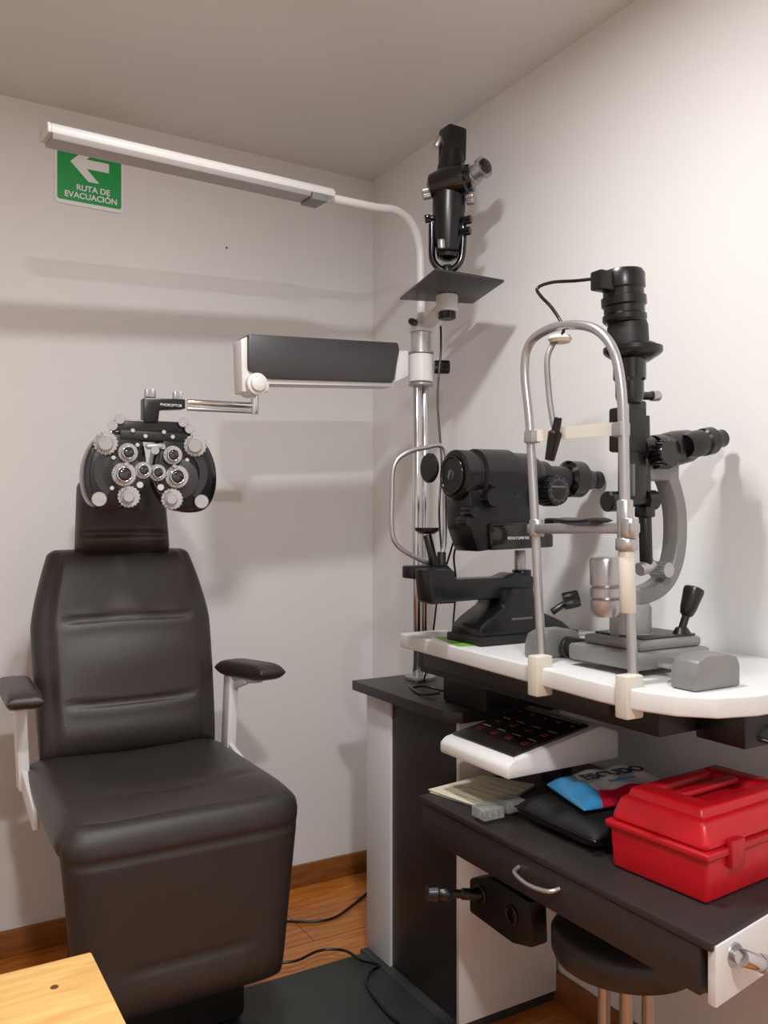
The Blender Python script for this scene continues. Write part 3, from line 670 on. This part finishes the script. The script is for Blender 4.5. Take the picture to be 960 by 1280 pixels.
for f in o.data.polygons:
    c=f.center+oc-Ow; a_=c.dot(Uw); b_=c.dot(Ww)
    if a_<-.052+.25*(b_-.07): f.material_index=1
    elif b_<.026: f.material_index=2
    elif b_>.128 and a_>.02: f.material_index=3
text(g,'packet_title','ESCUDO',Ow+Uw*.030+Ww*.072+Nw*.0275,Uw,Ww,.040,M['navy'],.0006,off=.0012)
text(g,'packet_subtitle','toallitas',Ow+Uw*.02+Ww*.042+Nw*.0275,Uw,Ww,.022,M['blue'],.0006)
# ---------------------------------------------------------------- red case
g=group('red_toolbox',(1.105,.879,.65))
rx0,rx1,ry0,ry1=1.105,1.40,.882,1.080
def frust(n,x0,x1,y0,y1,z0,z1,ins,m,bev):
    bm=bmesh.new()
    a=[bm.verts.new(p) for p in ((x0,y0,z0),(x1,y0,z0),(x1,y1,z0),(x0,y1,z0))]
    b=[bm.verts.new(p) for p in ((x0+ins,y0+ins,z1),(x1-ins,y0+ins,z1),(x1-ins,y1-ins,z1),(x0+ins,y1-ins,z1))]
    bm.faces.new(a);bm.faces.new(b)
    for i in range(4): bm.faces.new((a[i],a[(i+1)%4],b[(i+1)%4],b[i]))
    bmesh.ops.bevel(bm,geom=bm.edges[:],offset=bev,segments=3,affect='EDGES',profile=.5)
    return bm2(bm,n,g,M[m])
frust('tub',rx0+.006,rx1-.006,ry0+.006,ry1-.006,.651,.724,-.004,'red',.006)
frust('rim',rx0-.004,rx1+.004,ry0-.004,ry1+.004,.720,.733,0,'redd',.004)
frust('lid',rx0,rx1,ry0,ry1,.732,.777,.014,'red',.012)
for n,a0 in (('lid_ridge_a',(rx0+.02,rx0+.075)),('lid_ridge_b',(rx1-.075,rx1-.02))):
    frust(n,a0[0],a0[1],ry0+.022,ry1-.022,.774,.792,.007,'red',.006)
frust('lid_ridge_c',rx0+.06,rx1-.06,ry0+.022,ry0+.055,.774,.791,.006,'red',.005)
frust('lid_ridge_d',rx0+.06,rx1-.06,ry1-.055,ry1-.022,.774,.791,.006,'red',.005)
frust('handle',rx0+.068,rx1-.068,.972,.996,.783,.793,.002,'redd',.003)
for i in range(2):
    xx=rx0+.07+i*.155
    box(g,'latch_%d'%i,(xx-.018,ry0-.009,.700),(xx+.018,ry0+.004,.745),M['redd'],.003)
g.rotation_euler=(0,0,math.radians(4))
# ---------------------------------------------------------------- handle holder below the desk
g=group('instrument_handle_holder',(1.1,1.35,.5))
hpts=[at_x(u,v,1.10) for u,v in ((586,1098),(610,1096),(662,1128),(664,1186),(640,1180),(586,1140))]
for p_ in hpts: p_.z=min(p_.z,.548)
prism(g,'holder_block',hpts,(.045,0,0),M['blackm'],.006)
box(g,'holder_mount',(1.11,1.33,.50),(1.14,1.42,.559),M['blackm'],.004)
for i,(u,v) in enumerate(((601,1118),(640,1143))):
    p=at_x(u,v,1.10); ring(g,'cup_%d'%i,p+V((-.002,0,0)),X,.016,.004,M['black']); cyl(g,'well_%d'%i,p+V((.002,0,0)),p+V((-.002,0,0)),.013,M['gloss'])
p=at_x(601,1118,1.10)
lathe(g,'hand_instrument',p,p+V((-.11,.04,.012)),[(0,.012),(.35,.012),(.38,.009),(.55,.009),(.58,.015),(.7,.017),(.8,.012),(.84,.020),(1,.017)],M['black'],20)
# ---------------------------------------------------------------- stool
g=group('swivel_stool',(1.21,1.15,0))
qx,qy=1.21,1.15
lathe(g,'seat',(qx,qy,.425),(qx,qy,.49),[(0,.12),(.08,.133),(.3,.139),(.75,.139),(.95,.128),(1,.09)],M['leather2'],48,ang=60)
cyl(g,'seat_plate',(qx,qy,.405),(qx,qy,.426),.08,M['blackm'])
for k in range(4):
    a=math.radians(45+90*k); c,s_=math.cos(a),math.sin(a)
    tube(g,'leg_%d'%k,[V((qx+.04*c,qy+.04*s_,.41)),V((qx+.042*c,qy+.042*s_,.22)),V((qx+.06*c,qy+.06*s_,.12)),V((qx+.15*c,qy+.15*s_,.06)),V((qx+.19*c,qy+.19*s_,.012))],.012,M['alu'])
    cyl(g,'foot_%d'%k,(qx+.19*c,qy+.19*s_,0),(qx+.19*c,qy+.19*s_,.016),.014,M['black'])
ring(g,'foot_ring',(qx,qy,.17),Z,.055,.007,M['chrome'])
# ---------------------------------------------------------------- wooden table corner
g=group('pine_table',(-.1,.75,0))
box(g,'table_top',(-.50,.45,.672),(.233,1.13,.70),M['pine'],.003)
kp=at_z(68,1234,.7); lathe(g,'knot',V((kp.x,kp.y,.6995)),V((kp.x,kp.y,.7006)),[(0,.005),(1,.0045)],M['knot'],14)
for i,(a,b) in enumerate(((-.46,.49),(.17,.49),(-.46,1.08),(.17,1.08))): box(g,'leg_%d'%i,(a-.02,b-.02,0),(a+.02,b+.02,.672),M['pine'],.002)
box(g,'apron',(-.46,1.06,.60),(.17,1.08,.672),M['pine'],.002)
# ---------------------------------------------------------------- floor cables
def zf(u,v,z=.006): return at_z(u,v,z)
g=group('floor_cable',(1.1,2.2,0))
tube(g,'cable',[zf(330,1150),zf(380,1152),zf(415,1148),zf(440,1132),zf(466,1110)],.004,M['black'],seg=8)
g=group('floor_cable',(1.0,1.9,0))
tube(g,'cable',[zf(340,1204,.036),zf(370,1201,.036),zf(400,1188,.036),zf(430,1188,.036),zf(452,1200,.036),zf(474,1206,.036),zf(462,1215,.036),zf(459,1232,.036),zf(480,1262,.036),zf(498,1279,.036)],.004,M['black'],seg=8)
g=group('cabinet_cable',(1.25,2.0,.8))
tube(g,'cable_a',[V((1.33,2.02,.799)),V((1.27,2.0,.798)),V((1.235,1.93,.798)),V((1.22,1.86,.80)),V((1.235,1.81,.81))],.004,M['black'],seg=8)
tube(g,'cable_b',[V((1.29,2.00,.799)),V((1.25,1.96,.80)),V((1.25,1.90,.812)),V((1.29,1.86,.80))],.004,M['black'],seg=8)
# ---------------------------------------------------------------- light
mg=bpy.data.materials.new('lamp_glow'); mg.use_nodes=True
b=mg.node_tree.nodes['Principled BSDF']; b.inputs['Base Color'].default_value=(1,1,1,1); b.inputs['Emission Color'].default_value=(.98,.99,1,1); b.inputs['Emission Strength'].default_value=3
for LX,LY,E in ((.60,1.10,19),(.08,-.40,44)):
    g=group('ceiling_lamp',(LX,LY,HC))
    lathe(g,'lamp_body',(LX,LY,HC-.02),(LX,LY,HC),[(0,.15),(.3,.16),(1,.16)],M['white'])
    lathe(g,'lamp_disc',(LX,LY,HC-.023),(LX,LY,HC-.02),[(0,.13),(1,.14)],mg)
    ld_=bpy.data.lights.new('lamp_light','AREA'); ld_.shape='DISK'; ld_.size=.15; ld_.energy=E; ld_.color=(.985,.99,.985)
    lo=bpy.data.objects.new('lamp_light',ld_); scn.collection.objects.link(lo); lo.parent=g; lo.location=(0,0,-.028)
wd=bpy.data.worlds.new('world'); scn.world=wd; wd.use_nodes=True; wd.node_tree.nodes['Background'].inputs[0].default_value=(.8,.85,.9,1); wd.node_tree.nodes['Background'].inputs[1].default_value=.3
# ---------------------------------------------------------------- camera
cd=bpy.data.cameras.new('camera'); cam=bpy.data.objects.new('camera',cd); scn.collection.objects.link(cam)
cam.location=CAM; cam.rotation_euler=(math.radians(90),0,-math.atan2(.5091,.8607))
cd.sensor_fit='VERTICAL'; cd.sensor_height=36; cd.lens=36*FP/1280; cd.shift_y=12/1280; cd.clip_start=.02
scn.camera=cam
